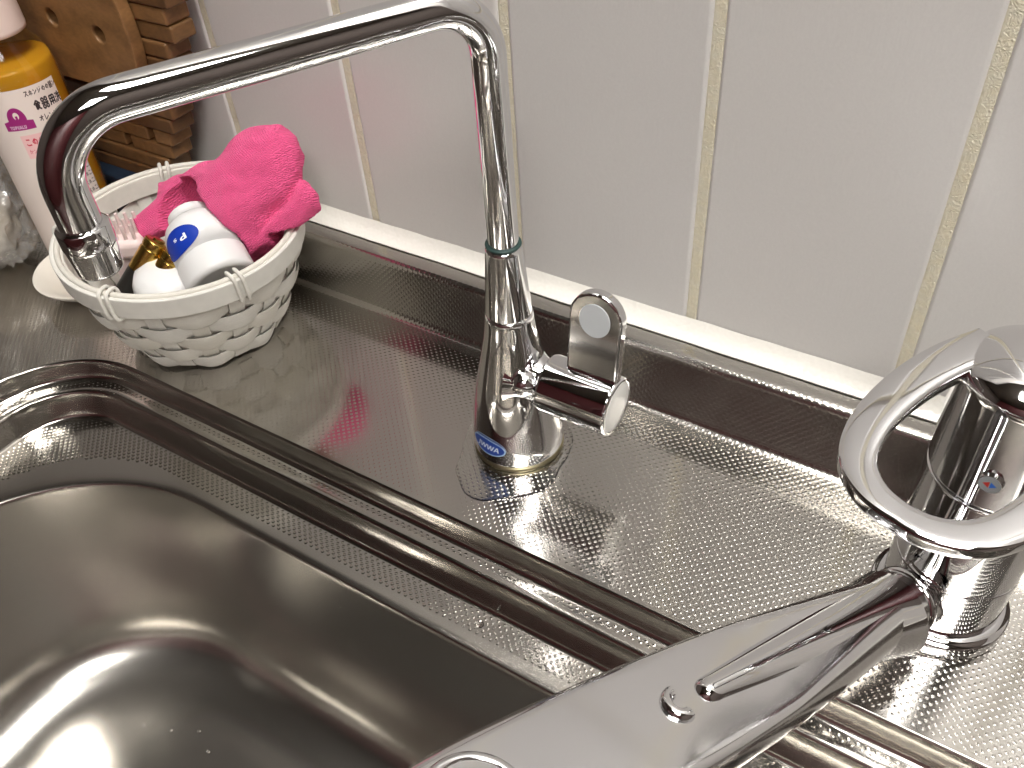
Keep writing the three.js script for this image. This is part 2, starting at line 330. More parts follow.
// ------------------------------------------------------------------ slim tap with a swivel spout
{
  const g = thing('filter_tap', 'slim chrome tap with a long swivel spout and upright lever', 'tap', [-0.0562, 0, 0.0765]);
  const bodyR = (h) => { const t = [[0.004, 0.0224], [0.02, 0.0216], [0.045, 0.0176], [0.065, 0.0132], [0.083, 0.0107], [0.119, 0.0078]]; for (let i = 0; i < t.length - 1; i++) if (h <= t[i + 1][0]) { const k = (h - t[i][0]) / (t[i + 1][0] - t[i][0]); return t[i][1] + (t[i + 1][1] - t[i][1]) * k; } return 0.0078; };
  mesh('base_ring', lathe([[0.001, 0.0002], [0.0222, 0.0002], [0.0226, 0.0008], [0.0226, 0.0018], [0.0220, 0.0024], [0.02, 0.0038]]), M.brass, g);
  const cv = new THREE.CatmullRomCurve3([[0.0224, 0.0042], [0.0223, 0.012], [0.0213, 0.022], [0.0190, 0.038], [0.0152, 0.056], [0.0124, 0.070], [0.0108, 0.0826]].map(([r, y]) => V(r, y, 0)));
  const bodyPts = [[0.019, 0.0036], [0.0222, 0.0037], ...cv.getPoints(40).map((p) => [p.x, p.y]), [0.0102, 0.0832]];
  mesh('body', lathe(bodyPts, 96), M.chrome, g);
  mesh('upper_cone', lathe([[0.0098, 0.0832], [0.0106, 0.0838], [0.0105, 0.0845], [0.0086, 0.108], [0.0080, 0.1165], [0.0078, 0.1180], [0.006, 0.1186]], 72), M.chrome, g);
  mesh('seal_ring', new THREE.TorusGeometry(0.0071, 0.0007, 12, 48).rotateX(Math.PI / 2).translate(0, 0.1192, 0), M.rubber, g);
  { // spout: up, bend, level, bend, down
    const d = V(-0.46, 0, 0.888), H = 0.2190, L = 0.1470, r1 = 0.020, r2 = 0.0235, P = (s, y) => V(d.x * s, y, d.z * s), pts = [];
    for (let k = 0; k <= 8; k++) pts.push(P(0, 0.1155 + (H - r1 - 0.1155) * k / 8));
    for (let k = 1; k <= 10; k++) { const a = Math.PI / 2 * k / 10; pts.push(P(r1 - r1 * Math.cos(a), H - r1 + r1 * Math.sin(a))); }
    for (let k = 1; k <= 10; k++) pts.push(P(r1 + (L - r1 - r2) * k / 10, H));
    for (let k = 1; k <= 12; k++) { const a = Math.PI / 2 * k / 12; pts.push(P(L - r2 + r2 * Math.sin(a), H - r2 + r2 * Math.cos(a))); }
    for (let k = 1; k <= 3; k++) pts.push(P(L, H - r2 - 0.013 * k / 3));
    const sp = mesh('spout', tube(pts, 0.0066, 160, 32), M.chrome, g);
    const nz = mesh('nozzle', lathe([[0.0058, 0.0022], [0.0075, 0.0020], [0.0083, 0.0012], [0.0083, -0.0045], [0.0080, -0.0052], [0.0080, -0.0058], [0.0072, -0.0142], [0.0068, -0.0150], [0.0056, -0.0148], [0.0052, -0.0125], [0.0002, -0.0125]], 48), M.chrome, sp);
    nz.position.copy(P(L, H - r2 - 0.0125));
  }
  // valve arm along +x, 48 mm above the worktop
  const turnX = (geo) => geo.rotateZ(-Math.PI / 2).translate(0, 0.0485, 0);
  mesh('arm_neck', turnX(lathe([[0.0175, 0.0045], [0.0140, 0.0100], [0.0112, 0.0145], [0.0100, 0.0185], [0.0102, 0.0215]], 64)), M.chrome, g);
  mesh('reflection_ball', new THREE.SphereGeometry(0.0062, 32, 24).translate(0.0125, 0.0535, 0.0105), M.chrome, g);  // ball shaped after a round reflection where neck meets body
  mesh('knob', turnX(lathe([[0.009, 0.0185], [0.0132, 0.0188], [0.0138, 0.0196], [0.0140, 0.0210], [0.0140, 0.0528], [0.0136, 0.0540], [0.0126, 0.0545], [0.0122, 0.0538]], 72)), M.chrome, g);
  mesh('knob_cap', turnX(lathe([[0.0122, 0.0532], [0.0118, 0.0542], [0.0070, 0.0546], [0.00005, 0.0547]], 48)), std({ color: lin(0.8, 0.8, 0.77), roughness: 0.3 }), g);
  const s = new THREE.Shape(), w = 0.0112;
  s.moveTo(-w, 0); s.lineTo(w, 0); s.lineTo(w, 0.0325); s.absarc(0, 0.0325, w, 0, Math.PI, false); s.closePath();
  const lever = mesh('lever', new THREE.ExtrudeGeometry(s, { depth: 0.0034, bevelEnabled: true, bevelThickness: 0.0012, bevelSize: 0.0012, bevelSegments: 4, curveSegments: 28 }).translate(0.0415, 0.0105, -0.0017), M.chrome, g);
  lever.position.y = 0.0485; lever.rotation.x = -0.13;
  mesh('lever_mark', new THREE.CylinderGeometry(0.0072, 0.0074, 0.0004, 40).rotateX(Math.PI / 2).scale(1, 1.1, 1).translate(0.0415, 0.0425, 0.0030), M.greyPlastic, lever);
  { // blue oval approval mark on the body
    const c = document.createElement('canvas'); c.width = 512; c.height = 256; const x = c.getContext('2d');
    x.fillStyle = '#a9c3e6'; x.fillRect(0, 0, 512, 256);
    x.fillStyle = '#0c3f9c'; x.beginPath(); x.ellipse(256, 128, 238, 110, 0, 0, Math.PI * 2); x.fill();
    x.fillStyle = '#e4ecf8'; x.font = 'bold italic 112px sans-serif'; x.textAlign = 'center'; x.textBaseline = 'middle'; x.fillText('JWWA', 262, 134);
    const t = new THREE.CanvasTexture(c); t.colorSpace = THREE.SRGBColorSpace;
    const th0 = Math.atan2(0.8215, 0.5702) + 0.78, A = 0.0104, B = 0.0052, h0 = 0.0145, rows = [];
    for (let i = 0; i <= 6; i++) { const q = i / 6, row = []; for (let j = 0; j < 40; j++) { const a = 2 * Math.PI * j / 40, h = h0 + B * q * Math.sin(a), th = th0 - A * q * Math.cos(a) / 0.0222, rr = bodyR(h) + 0.0006; row.push(V(rr * Math.cos(th), h, rr * Math.sin(th))); row[j].q = [0.5 + 0.5 * q * Math.cos(a), 0.5 + 0.5 * q * Math.sin(a)]; } rows.push(row); }
    mesh('approval_mark', grid(rows, { closed: true, uv: (p) => p.q }), std({ map: t, roughness: 0.35 }), g).userData.label = 'blue oval mark with white letters JWWA';
  }
}
{ // water standing round the tap's foot
  const out = [[472, 0]]; out.length = 0;
  const edge = [[-0.0805, 0.0905], [-0.0760, 0.1015], [-0.0735, 0.1085], [-0.0690, 0.1130], [-0.0610, 0.1190], [-0.0530, 0.1198], [-0.0420, 0.1135], [-0.0335, 0.1060], [-0.0285, 0.0985], [-0.0272, 0.0905], [-0.0285, 0.0835], [-0.0290, 0.0740], [-0.0330, 0.0620], [-0.0440, 0.0525], [-0.0580, 0.0505], [-0.0720, 0.0550], [-0.0815, 0.0660], [-0.0840, 0.0790]];
  const cv = new THREE.CatmullRomCurve3(edge.map(([x, z]) => V(x, 0, z)), true).getPoints(140); cv.pop();
  const c = V(-0.0552, 0, 0.0783), rows = [];
  for (const [q, h] of [[0, 0.0011], [0.5, 0.0011], [0.75, 0.0011], [0.86, 0.0010], [0.93, 0.0008], [0.975, 0.0005], [1, 0.00006]]) rows.push(cv.map((p) => V(c.x + (p.x - c.x) * q, h, c.z + (p.z - c.z) * q)));
  rows.push(cv.map((p) => V(p.x, 0.00005, p.z))); rows.push(cv.map(() => V(c.x, 0.00005, c.z)));
  const geo = grid(rows, { closed: true });
  const w = mesh('water_puddle', geo, phy({ color: 0xffffff, transmission: 1, thickness: 0.001, ior: 1.33, roughness: 0.02 }), scene);
  w.userData = { label: 'small puddle of clear water round the foot of the slim tap', category: 'water' };
}

{ // drops of water left on the ledge and in the bowl
  const water = phy({ color: 0xffffff, transmission: 1, thickness: 0.001, ior: 1.33, roughness: 0.02 });
  const dome = new THREE.SphereGeometry(1, 20, 8, 0, Math.PI * 2, 0, Math.PI / 2);
  const drop = (x, y, z, r, label, group) => { const m = mesh('water_drop', dome, water, scene); m.position.set(x, y, z); m.scale.set(r, r * 0.55, r * 0.9); m.userData = { label, category: 'water drop' }; if (group) m.userData.group = group; };
  drop(-0.0272, -0.0287, 0.1617, 0.0020, 'largest water drop lying on the lower sink ledge');
  for (const [x, z, r] of [[-0.212, 0.232, 0.0013], [-0.205, 0.246, 0.0010], [-0.190, 0.238, 0.0012], [-0.222, 0.252, 0.0009], [-0.176, 0.244, 0.0011], [-0.236, 0.268, 0.0010]]) drop(x, -0.1668, z, r, 'tiny water drop on the bottom of the sink bowl', 'water drops in the bowl');
}

// ------------------------------------------------------------------ mixer tap with loop lever
{
  const g = thing('mixer_tap', 'single lever chrome mixer tap with a loop handle and broad spout', 'tap', [0.144, 0, 0.073]);
  mesh('base_ring', lathe([[0.001, 0.0002], [0.0262, 0.0002], [0.0268, 0.0010], [0.0268, 0.0066], [0.0262, 0.0074], [0.0246, 0.0078], [0.0244, 0.0092], [0.02, 0.0094]], 96), M.chrome, g);
  mesh('lower_body', lathe([[0.018, 0.0094], [0.0225, 0.0094], [0.0228, 0.0102], [0.0228, 0.0356], [0.0224, 0.0362], [0.02, 0.0364]], 96), M.chrome, g);
  mesh('upper_body', lathe([[0.02, 0.0364], [0.0224, 0.0366], [0.0228, 0.0372], [0.0227, 0.0820], [0.0222, 0.0828], [0.02, 0.083]], 96), M.chrome, g);
  const capPts = roundProfile([[0.0195, 0.0838], [0.0228, 0.0840], [0.0236, 0.1300], [0.0120, 0.1362], [0.0001, 0.1372]], [0, 0.0015, 0.0045, 0.006, 0], 6);
  const handle = mesh('handle', lathe(capPts, 96), M.chrome, g);
  { // the loop: an egg-shaped ring of flat bar leaving the cap's shoulders
    const path = [[-0.0165, 0.0000], [-0.0225, 0.0150], [-0.0258, 0.0340], [-0.0248, 0.0560], [-0.0190, 0.0710], [-0.0098, 0.0780], [0, 0.0795]];
    const full = [...path, ...path.slice(0, -1).reverse().map(([a, b]) => [-a, b])];
    const turn = -0.30, ct = Math.cos(turn), st = Math.sin(turn);
    const cv = new THREE.CatmullRomCurve3(full.map(([a, b]) => V(a * ct + b * st, 0, -a * st + b * ct)), false, 'centripetal');
    const n = 120, rows = [];
    for (let i = 0; i <= n; i++) {
      const p = cv.getPointAt(i / n), tg = cv.getTangentAt(i / n), nr = V(tg.z, 0, -tg.x), q = Math.abs(i / n - 0.5) * 2;
      const hw = 0.0044 + 0.0036 * Math.pow(q, 0.75), hh = 0.0032 + 0.0012 * Math.pow(q, 3), y = 0.1262 - 0.0012 * (1 - q) + 0.0022 * q * q, row = [];
      for (let k = 0; k < 36; k++) {
        const a = 2 * Math.PI * k / 36, e = Math.sin(a) > 0 ? 0.34 : 0.8, sx = Math.sign(Math.cos(a)) * Math.pow(Math.abs(Math.cos(a)), 0.6), sy = Math.sign(Math.sin(a)) * Math.pow(Math.abs(Math.sin(a)), e);
        row.push(V(p.x + nr.x * hw * sx, y + hh * sy, p.z + nr.z * hw * sx));
      }
      rows.push(row);
    }
    const geo = grid(rows, { closed: true });
    mesh('loop_grip', geo, M.chrome, handle);
  }
  { // red and blue temperature button
    const c = document.createElement('canvas'); c.width = c.height = 256; const x = c.getContext('2d');
    x.fillStyle = '#9a9fa3'; x.fillRect(0, 0, 256, 256);
    x.fillStyle = '#c4271f'; x.beginPath(); x.moveTo(46, 130); x.lineTo(122, 78); x.lineTo(122, 182); x.fill();
    x.fillStyle = '#2a6fd6'; x.beginPath(); x.moveTo(210, 130); x.lineTo(134, 78); x.lineTo(134, 182); x.fill();
    const t = new THREE.CanvasTexture(c); t.colorSpace = THREE.SRGBColorSpace;
    const th = -0.08, b = mesh('temperature_button', new THREE.CylinderGeometry(0.0038, 0.0042, 0.0022, 40).rotateX(Math.PI / 2), M.chrome, handle);
    b.position.set(Math.sin(th) * 0.0236, 0.0985, Math.cos(th) * 0.0236); b.rotation.y = th;
    mesh('button_print', new THREE.CircleGeometry(0.0034, 40).translate(0, 0, 0.0012), std({ map: t, roughness: 0.35, metalness: 0.2 }), b).userData.label = 'red and blue arrow print';
  }
  { // broad spout rising towards the photographer
    const A = V(0, 0.0165, 0), B = V(0.0796 - 0.144, 0.055, 0.2007 - 0.073), D = B.clone().sub(A), len = D.length(); D.normalize();
    const side = V(-D.z, 0, D.x).normalize().negate(), up = new THREE.Vector3().crossVectors(D, side).normalize(); if (up.y < 0) up.negate();
    // stations along the axis: distance, half width, half height, squareness, lift
    const st = [[0.012, 0.0126, 0.0124, 1], [0.030, 0.0128, 0.0124, 1], [0.040, 0.0132, 0.0122, 1], [0.060, 0.0152, 0.0120, 0.92], [0.085, 0.0180, 0.0122, 0.78], [0.110, 0.0204, 0.0126, 0.68], [0.140, 0.0222, 0.0130, 0.62], [0.170, 0.0230, 0.0134, 0.60], [0.200, 0.0230, 0.0136, 0.60], [0.226, 0.0220, 0.0130, 0.64], [0.240, 0.0190, 0.0106, 0.7], [0.246, 0.0120, 0.0064, 0.8], [0.248, 0.0002, 0.0002, 1]];
    const cvs = new THREE.CatmullRomCurve3(st.map((q) => V(q[0], q[1], q[2])), false, 'centripetal'), es = new THREE.CatmullRomCurve3(st.map((q) => V(q[0], q[3], 0)), false, 'centripetal');
    const rows = []; const n = 110;
    for (let i = 0; i <= n; i++) {
      const q = cvs.getPoint(i / n), e = es.getPoint(i / n).y, row = [];
      for (let k = 0; k < 72; k++) {
        const a = 2 * Math.PI * k / 72, ca = Math.cos(a), sa = Math.sin(a), grown = Math.min(1, Math.max(0, (q.x - 0.034) / 0.075)), fade = Math.min(1, q.z / 0.012), ee = 1 - 0.04 * grown;
        const u = Math.sign(ca) * Math.pow(Math.abs(ca), ee) * q.y, flat = q.z * fade - (0.0054 * grown - 0.0004) * fade, k2 = 0.0012;
        let v = Math.sign(sa) * Math.pow(Math.abs(sa), ee) * q.z * (1 + (sa > 0 ? 0.04 * grown : 0));
        { const h = Math.max(k2 - Math.abs(v - flat), 0) / k2; v = Math.min(v, flat) - h * h * k2 / 4; }
        row.push(A.clone().addScaledVector(D, q.x).addScaledVector(side, u).addScaledVector(up, v));
      }
      rows.push(row);
    }
    const sp = mesh('spout', grid(rows, { closed: true }), M.worn, g);
    // collar where the spout leaves the body
    const col = lathe([[0.0120, -0.002], [0.0133, -0.0015], [0.0136, 0], [0.0133, 0.0015], [0.0120, 0.002]], 64);
    col.applyQuaternion(new THREE.Quaternion().setFromUnitVectors(V(0, 1, 0), D)).translate(A.x + D.x * 0.028, A.y + D.y * 0.028, A.z + D.z * 0.028);
    mesh('collar', col, M.chrome, sp);
    // raised rib along the top, ending in a small hooked latch
    const top = (s, v, u = 0) => A.clone().addScaledVector(D, s).addScaledVector(up, v).addScaledVector(side, u);
    const ribRows = [];
    for (let i = 0; i <= 60; i++) {
      const t = i / 60, s = 0.034 + (0.140 - 0.034) * t, e = t > 0.95 ? Math.sqrt(Math.max(0, 1 - ((t - 0.95) / 0.05) ** 2)) : 1, r = (0.0123 * Math.pow(1 - t, 1.15) + 0.0046) * (0.02 + 0.98 * e), v = 0.0123 - 0.0012 * t - (0.0123 * Math.pow(1 - t, 1.15) + 0.0046), row = [];
      for (let k = 0; k < 40; k++) { const a = 2 * Math.PI * k / 40; row.push(top(s, v + r * Math.sin(a), r * Math.cos(a))); }
      ribRows.push(row);
    }
    mesh('rib', grid(ribRows, { closed: true }), M.chrome, sp);
    const latch = new THREE.TorusGeometry(0.0042, 0.0021, 14, 28, Math.PI * 1.05);
    const m4 = new THREE.Matrix4().makeBasis(side.clone().negate(), D, up);
    latch.rotateZ(0).applyMatrix4(m4); const lp = top(0.1475, 0.0086); latch.translate(lp.x, lp.y, lp.z);
    mesh('latch', latch, M.chrome, sp);
    const band = mesh('switch_ring', new THREE.TorusGeometry(0.0150, 0.0016, 10, 60), M.satin, sp);
    band.applyMatrix4(new THREE.Matrix4().makeBasis(side.clone().negate(), D, up)); band.position.copy(top(0.222, 0.0080)); band.scale.set(1, 1, 0.8);
  }
}

// ------------------------------------------------------------------ white basket
const BX = -0.272, BZ = 0.083;
const whiteWood = [0, 1, 2].map((i) => std({ color: lin(0.78 - 0.02 * i, 0.765 - 0.025 * i, 0.73 - 0.035 * i), roughness: 0.6, map: scaled(tex(64, 256, (u, v) => { const n = 0.93 + 0.05 * loop(u, v, 2 + i, 3 + i) + 0.04 * loop(u * 6 % 1, v, 5, i); return [n, n, n * 0.98]; }), 3, 1) }));
{
  const g = thing('woven_basket', 'small round white woven basket holding a pink towel', 'basket', [BX, 0.0019, BZ - 0.002]);
  g.rotation.z = -0.045;
  const R = (y) => { const t = [[0, 0.0425], [0.012, 0.0480], [0.030, 0.0555], [0.048, 0.0610], [0.070, 0.0650]]; for (let i = 0; i < 4; i++) if (y <= t[i + 1][0]) { const k = (y - t[i][0]) / (t[i + 1][0] - t[i][0]); return t[i][1] + (t[i + 1][1] - t[i][1]) * k; } return 0.065; };
  mesh('base', lathe([[0.0001, 0.002], [0.040, 0.002], [0.0425, 0.0028], [0.0425, 0.0048], [0.040, 0.0055], [0.0001, 0.0055]], 60), whiteWood[1], g);
  const N = 18;
  for (let k = 0; k < N; k++) { // upright stakes
    const a = 2 * Math.PI * k / N, rows = [];
    for (let i = 0; i <= 10; i++) { const y = 0.003 + 0.064 * i / 10, r = R(y), c = V(r * Math.cos(a), y, r * Math.sin(a)), t = V(-Math.sin(a), 0, Math.cos(a)), o = V(Math.cos(a), 0, Math.sin(a)); const row = []; for (const [p, q] of [[-0.0042, -0.0006], [0.0042, -0.0006], [0.0042, 0.0006], [-0.0042, 0.0006]]) row.push(c.clone().addScaledVector(t, p).addScaledVector(o, q)); rows.push(row); }
    mesh('stake', grid(rows, { closed: true }), whiteWood[k % 3], g);
  }
  const rowsN = 5;
  for (let q = 0; q < rowsN; q++) { // weavers going over and under
    const yc = 0.0062 + q * 0.0105, hw = 0.0064, seg = 176, rows = [], cross = [[-1, -0.2], [-0.8, 0.45], [-0.4, 0.85], [0, 1], [0.4, 0.85], [0.8, 0.45], [1, -0.2], [0.5, -0.25], [-0.5, -0.25]];
    for (let i = 0; i < seg; i++) {
      const a = 2 * Math.PI * i / seg, wv = Math.cos(N / 2 * a + Math.PI * q), dy = 0.0007 * noise3(Math.cos(a) * 2, Math.sin(a) * 2, q * 3), row = [];
      for (const [v, o] of cross) { const y = Math.max(0.0006, yc + dy + v * hw * (1 + 0.06 * wv)), r = R(Math.max(0, y)) + 0.0019 * wv + 0.0010 * o; row.push(V(r * Math.cos(a), y, r * Math.sin(a))); }
      rows.push(row);
    }
    rows.push(rows[0].map((p) => p.clone()));
    mesh('weaver', grid(rows, { closed: true, uv: (p, i, j) => [j / 9, i / 22] }), whiteWood[q % 3], g);
  }
  const band = (r, y, h, th, name, mat) => { // rim hoop with rounded edges
    const prof = roundProfile([[r, y], [r + th, y], [r + th + 0.0012, y + h], [r + 0.0012, y + h], [r, y]], 0.0009, 3);
    return mesh(name, lathe(prof, 96), mat, g);
  };
  band(0.0642, 0.0555, 0.0128, 0.0026, 'outer_hoop', whiteWood[0]);
  band(0.0600, 0.0565, 0.0112, 0.0022, 'inner_hoop', whiteWood[2]);
  mesh('rim_filler', new THREE.TorusGeometry(0.0640, 0.0016, 10, 90).rotateX(Math.PI / 2).translate(0, 0.0682, 0), whiteWood[2], g);
  for (const a of [0.30, 1.32, 2.55, 3.75, 5.0]) for (const s of [-1, 1]) { // lashings round the rim
    const pts = [], t = V(-Math.sin(a), 0, Math.cos(a)), o = V(Math.cos(a), 0, Math.sin(a));
    for (let k = 0; k < 12; k++) { const b = 2 * Math.PI * k / 12; pts.push(V(0, 0.0622 + 0.0085 * Math.sign(Math.sin(b)) * Math.pow(Math.abs(Math.sin(b)), 0.5), 0).addScaledVector(o, 0.0640 + 0.0044 * Math.sign(Math.cos(b)) * Math.pow(Math.abs(Math.cos(b)), 0.5)).addScaledVector(t, s * 0.0022 + 0.0010 * Math.sin(b))); }
    mesh('lashing', tube(pts, 0.0011, 40, 8, true), whiteWood[1], g);
  }
}

// ------------------------------------------------------------------ things in the basket
{ // pink towel: folded lobes of thick terry cloth; shaped in its own upright frame, u to the right, v up, w out of the fold
  const T0 = V(-0.2494, 0.0848, 0.0592), U = V(0.8492, -0.0609, -0.5246), Vv = V(-0.3203, 0.7303, -0.6033), W = V(0.4199, 0.6804, 0.6006), S = 0.0005456;
  const poly = (pts) => pts.map(([x, y]) => [(x - 225) * S, (190 - y) * S]);
  const sdPoly = (p, x, y) => { let d = 1e9, s = 1; for (let i = 0, j = p.length - 1; i < p.length; j = i++) { const ex = p[j][0] - p[i][0], ey = p[j][1] - p[i][1], wx = x - p[i][0], wy = y - p[i][1]; const t = Math.max(0, Math.min(1, (wx * ex + wy * ey) / (ex * ex + ey * ey))); d = Math.min(d, (wx - ex * t) ** 2 + (wy - ey * t) ** 2); const c1 = y >= p[i][1], c2 = y < p[j][1], c3 = ex * wy > ey * wx; if ((c1 && c2 && c3) || (!c1 && !c2 && !c3)) s = -s; } return s * Math.sqrt(d); };
  const lobes = [ // outline, mid depth (with slope), half thickness, edge roundness
    { p: poly([[238, 140], [262, 128], [282, 127], [299, 138], [306, 156], [303, 178], [292, 204], [272, 228], [250, 250], [240, 262], [222, 248], [205, 222], [200, 200], [204, 178], [222, 160]]), c: 0.004, t: 0.020, w: 0.020 },
    { p: poly([[292, 185], [308, 180], [317, 194], [320, 210], [308, 228], [286, 242], [262, 254], [246, 262], [240, 246], [262, 226], [280, 210]]), c: -0.002, t: 0.017, w: 0.016 },
    { p: poly([[178, 178], [204, 162], [232, 160], [244, 190], [240, 224], [215, 232], [190, 222], [182, 200]]), c: -0.003, t: 0.017, w: 0.017 },
    { p: poly([[124, 216], [150, 196], [196, 176], [214, 190], [206, 222], [172, 226], [144, 240], [134, 236]]), c: -0.003, cu: 0.12, t: 0.0065, w: 0.005 },
    { p: poly([[149, 178], [186, 164], [204, 170], [200, 190], [170, 196], [152, 200]]), c: -0.014, t: 0.008, w: 0.007 },
    { p: poly([[196, 214], [250, 214], [268, 240], [236, 300], [206, 300]]), c: -0.020, t: 0.016, w: 0.014 },
  ];
  const smin = (a, b, k) => { const h = Math.max(k - Math.abs(a - b), 0) / k; return Math.min(a, b) - h * h * k / 4; };
  const f = (u, v, w) => {
    const wu = u + 0.0016 * noise3(u * 40, v * 40, w * 40), wv = v + 0.0016 * noise3(u * 40 + 7, v * 40, w * 40);
    let d = 1;
    for (const L of lobes) {
      const e = -sdPoly(L.p, wu, wv), k = Math.max(0, Math.min(1, e / L.w)), th = L.t * Math.sqrt(Math.max(0, 1 - (1 - k) * (1 - k)));
      const dz = Math.abs(w - L.c - (L.cu || 0) * u) - th;
      const q = e > 0 ? dz * 0.75 : Math.hypot(e, Math.max(dz, 0));
      d = smin(d, q, 0.0085);
    }
    d += 0.0007 * noise3(u * 90, v * 90, w * 90);
    // the cloth lies on the rim, stays inside the basket's wall below it and yields to the container pressed into it
    const X = T0.x + U.x * u + Vv.x * v + W.x * w, Y = T0.y + U.y * u + Vv.y * v + W.y * w, Z = T0.z + U.z * u + Vv.z * v + W.z * w;
    const rimY = 0.0735 - 0.045 * (X - BX), wallR = 0.0585 - Math.max(0, 0.06 - Y) * 0.4;
    d = Math.max(d, -Math.max(Y - rimY, wallR - Math.hypot(X - BX, Z - BZ + 0.002)), 0.0085 - Y);
    const ax = X + 0.2545, ay = Y - 0.0765, az = Z - 0.0822, t = Math.max(-0.006, Math.min(0.0425, ax * 0.799 - ay * 0.449 + az * 0.399));
    return Math.max(d, 0.0192 - 0.0001 - Math.hypot(ax - 0.799 * t, ay + 0.449 * t, az - 0.399 * t));
  };
  const geo = surfaceNets(f, [-0.062, -0.066, -0.036], [0.056, 0.040, 0.030], 0.0013);
  const p = geo.attributes.position, uv = new Float32Array(p.count * 2), nrm = geo.attributes.normal;
  for (let i = 0; i < p.count; i++) {
    const [a, b, c] = [p.getX(i), p.getY(i), p.getZ(i)];
    uv[i * 2] = a + 0.35 * c; uv[i * 2 + 1] = b + 0.35 * c;
    p.setXYZ(i, T0.x + U.x * a + Vv.x * b + W.x * c, T0.y + U.y * a + Vv.y * b + W.y * c, T0.z + U.z * a + Vv.z * b + W.z * c);
  }
  geo.setAttribute('uv', new THREE.BufferAttribute(uv, 2)); geo.computeVertexNormals();
  const loops = tex(256, 256, (u, v) => { const n = 0.5 + 0.3 * Math.sin(u * Math.PI * 2 * 22 + 2.2 * loop(u, v, 3)) * Math.sin(v * Math.PI * 2 * 26 + 2.2 * loop(u, v, 3, 5)) + 0.3 * loop(u, v, 14, 2); return [n, n, n]; });
  const tint = tex(256, 256, (u, v) => { const n = 0.9 + 0.08 * Math.sin(u * Math.PI * 2 * 22 + 2.2 * loop(u, v, 3)) * Math.sin(v * Math.PI * 2 * 26 + 2.2 * loop(u, v, 3, 5)) + 0.08 * loop(u, v, 12, 2); return [n, n, n]; });
  const t = mesh('pink_towel', geo, phy({ color: lin(1.0, 0.12, 0.33), roughness: 0.95, sheen: 0.8, sheenColor: lin(1, 0.35, 0.55), sheenRoughness: 0.6, map: scaled(tint, 28), bumpMap: scaled(loops, 28), bumpScale: 0.0014 }), scene);
  t.userData = { label: 'folded bright pink terry towel stuffed into the white basket', category: 'towel' };
}
// orient a part built along +y so that its axis points along dir, foot at p
function place(o, p, dir) { o.position.copy(p); o.quaternion.setFromUnitVectors(V(0, 1, 0), dir.clone().normalize()); }
{ // white container with a blue oval, its cap towards the front of the basket
  const c = thing('plastic_container', 'white plastic container with blue oval lying beside the pink towel', 'container');
  const body = mesh('body', lathe([[0.0001, 0.002], [0.0128, 0.002], [0.0150, 0.004], [0.0166, 0.008], [0.0170, 0.013], [0.0168, 0.0235], [0.0001, 0.0235]], 56), M.whitePlastic, c);
  mesh('cap', lathe([[0.0001, 0.0240], [0.0160, 0.0240], [0.0172, 0.0250], [0.0174, 0.0365], [0.0166, 0.0385], [0.0140, 0.0392], [0.0135, 0.0384], [0.0001, 0.0384]], 56), M.whitePlastic, c);
  mesh('foot', lathe([[0.0001, -0.005], [0.0095, -0.005], [0.0106, -0.004], [0.0116, 0.002], [0.0001, 0.002]], 40), M.whitePlastic, c);
  const cv = document.createElement('canvas'); cv.width = 256; cv.height = 256; const x = cv.getContext('2d');
  x.fillStyle = '#1438a8'; x.fillRect(0, 0, 256, 256); x.fillStyle = '#ffffff'; x.font = 'bold 84px sans-serif'; x.textAlign = 'center'; x.fillText('P', 84, 164); x.font = 'bold 56px sans-serif'; x.fillText('s', 134, 172);
  const t = new THREE.CanvasTexture(cv); t.colorSpace = THREE.SRGBColorSpace;
  const rows = [];
  for (let i = 0; i <= 5; i++) { const row = []; for (let j = 0; j < 36; j++) { const a = 2 * Math.PI * j / 36, q = i / 5, th = 0.72 * q * Math.cos(a), h = 0.0165 + 0.0068 * q * Math.sin(a), r = 0.0173; const v = V(r * Math.sin(th), h, r * Math.cos(th)); v.q = [0.5 + 0.5 * q * Math.cos(a), 0.5 + 0.5 * q * Math.sin(a)]; row.push(v); } rows.push(row); }
  mesh('oval_print', grid(rows, { closed: true, uv: (p) => p.q }), std({ map: t, roughness: 0.4 }), body).userData.label = 'blue oval print with white letters';
  const cam = V(0.42, 0.68, 0.6), dir = V(0.80, -0.45, 0.40).normalize();
  const yA = dir, zA = cam.clone().addScaledVector(V(0.85, -0.06, -0.52), -0.55).addScaledVector(dir, -cam.clone().addScaledVector(V(0.85, -0.06, -0.52), -0.55).dot(dir)).normalize(), xA = new THREE.Vector3().crossVectors(yA, zA);
  c.quaternion.setFromRotationMatrix(new THREE.Matrix4().makeBasis(xA, yA, zA));
  c.position.set(-0.2545, 0.0765, 0.0822); c.scale.setScalar(1.08);
}
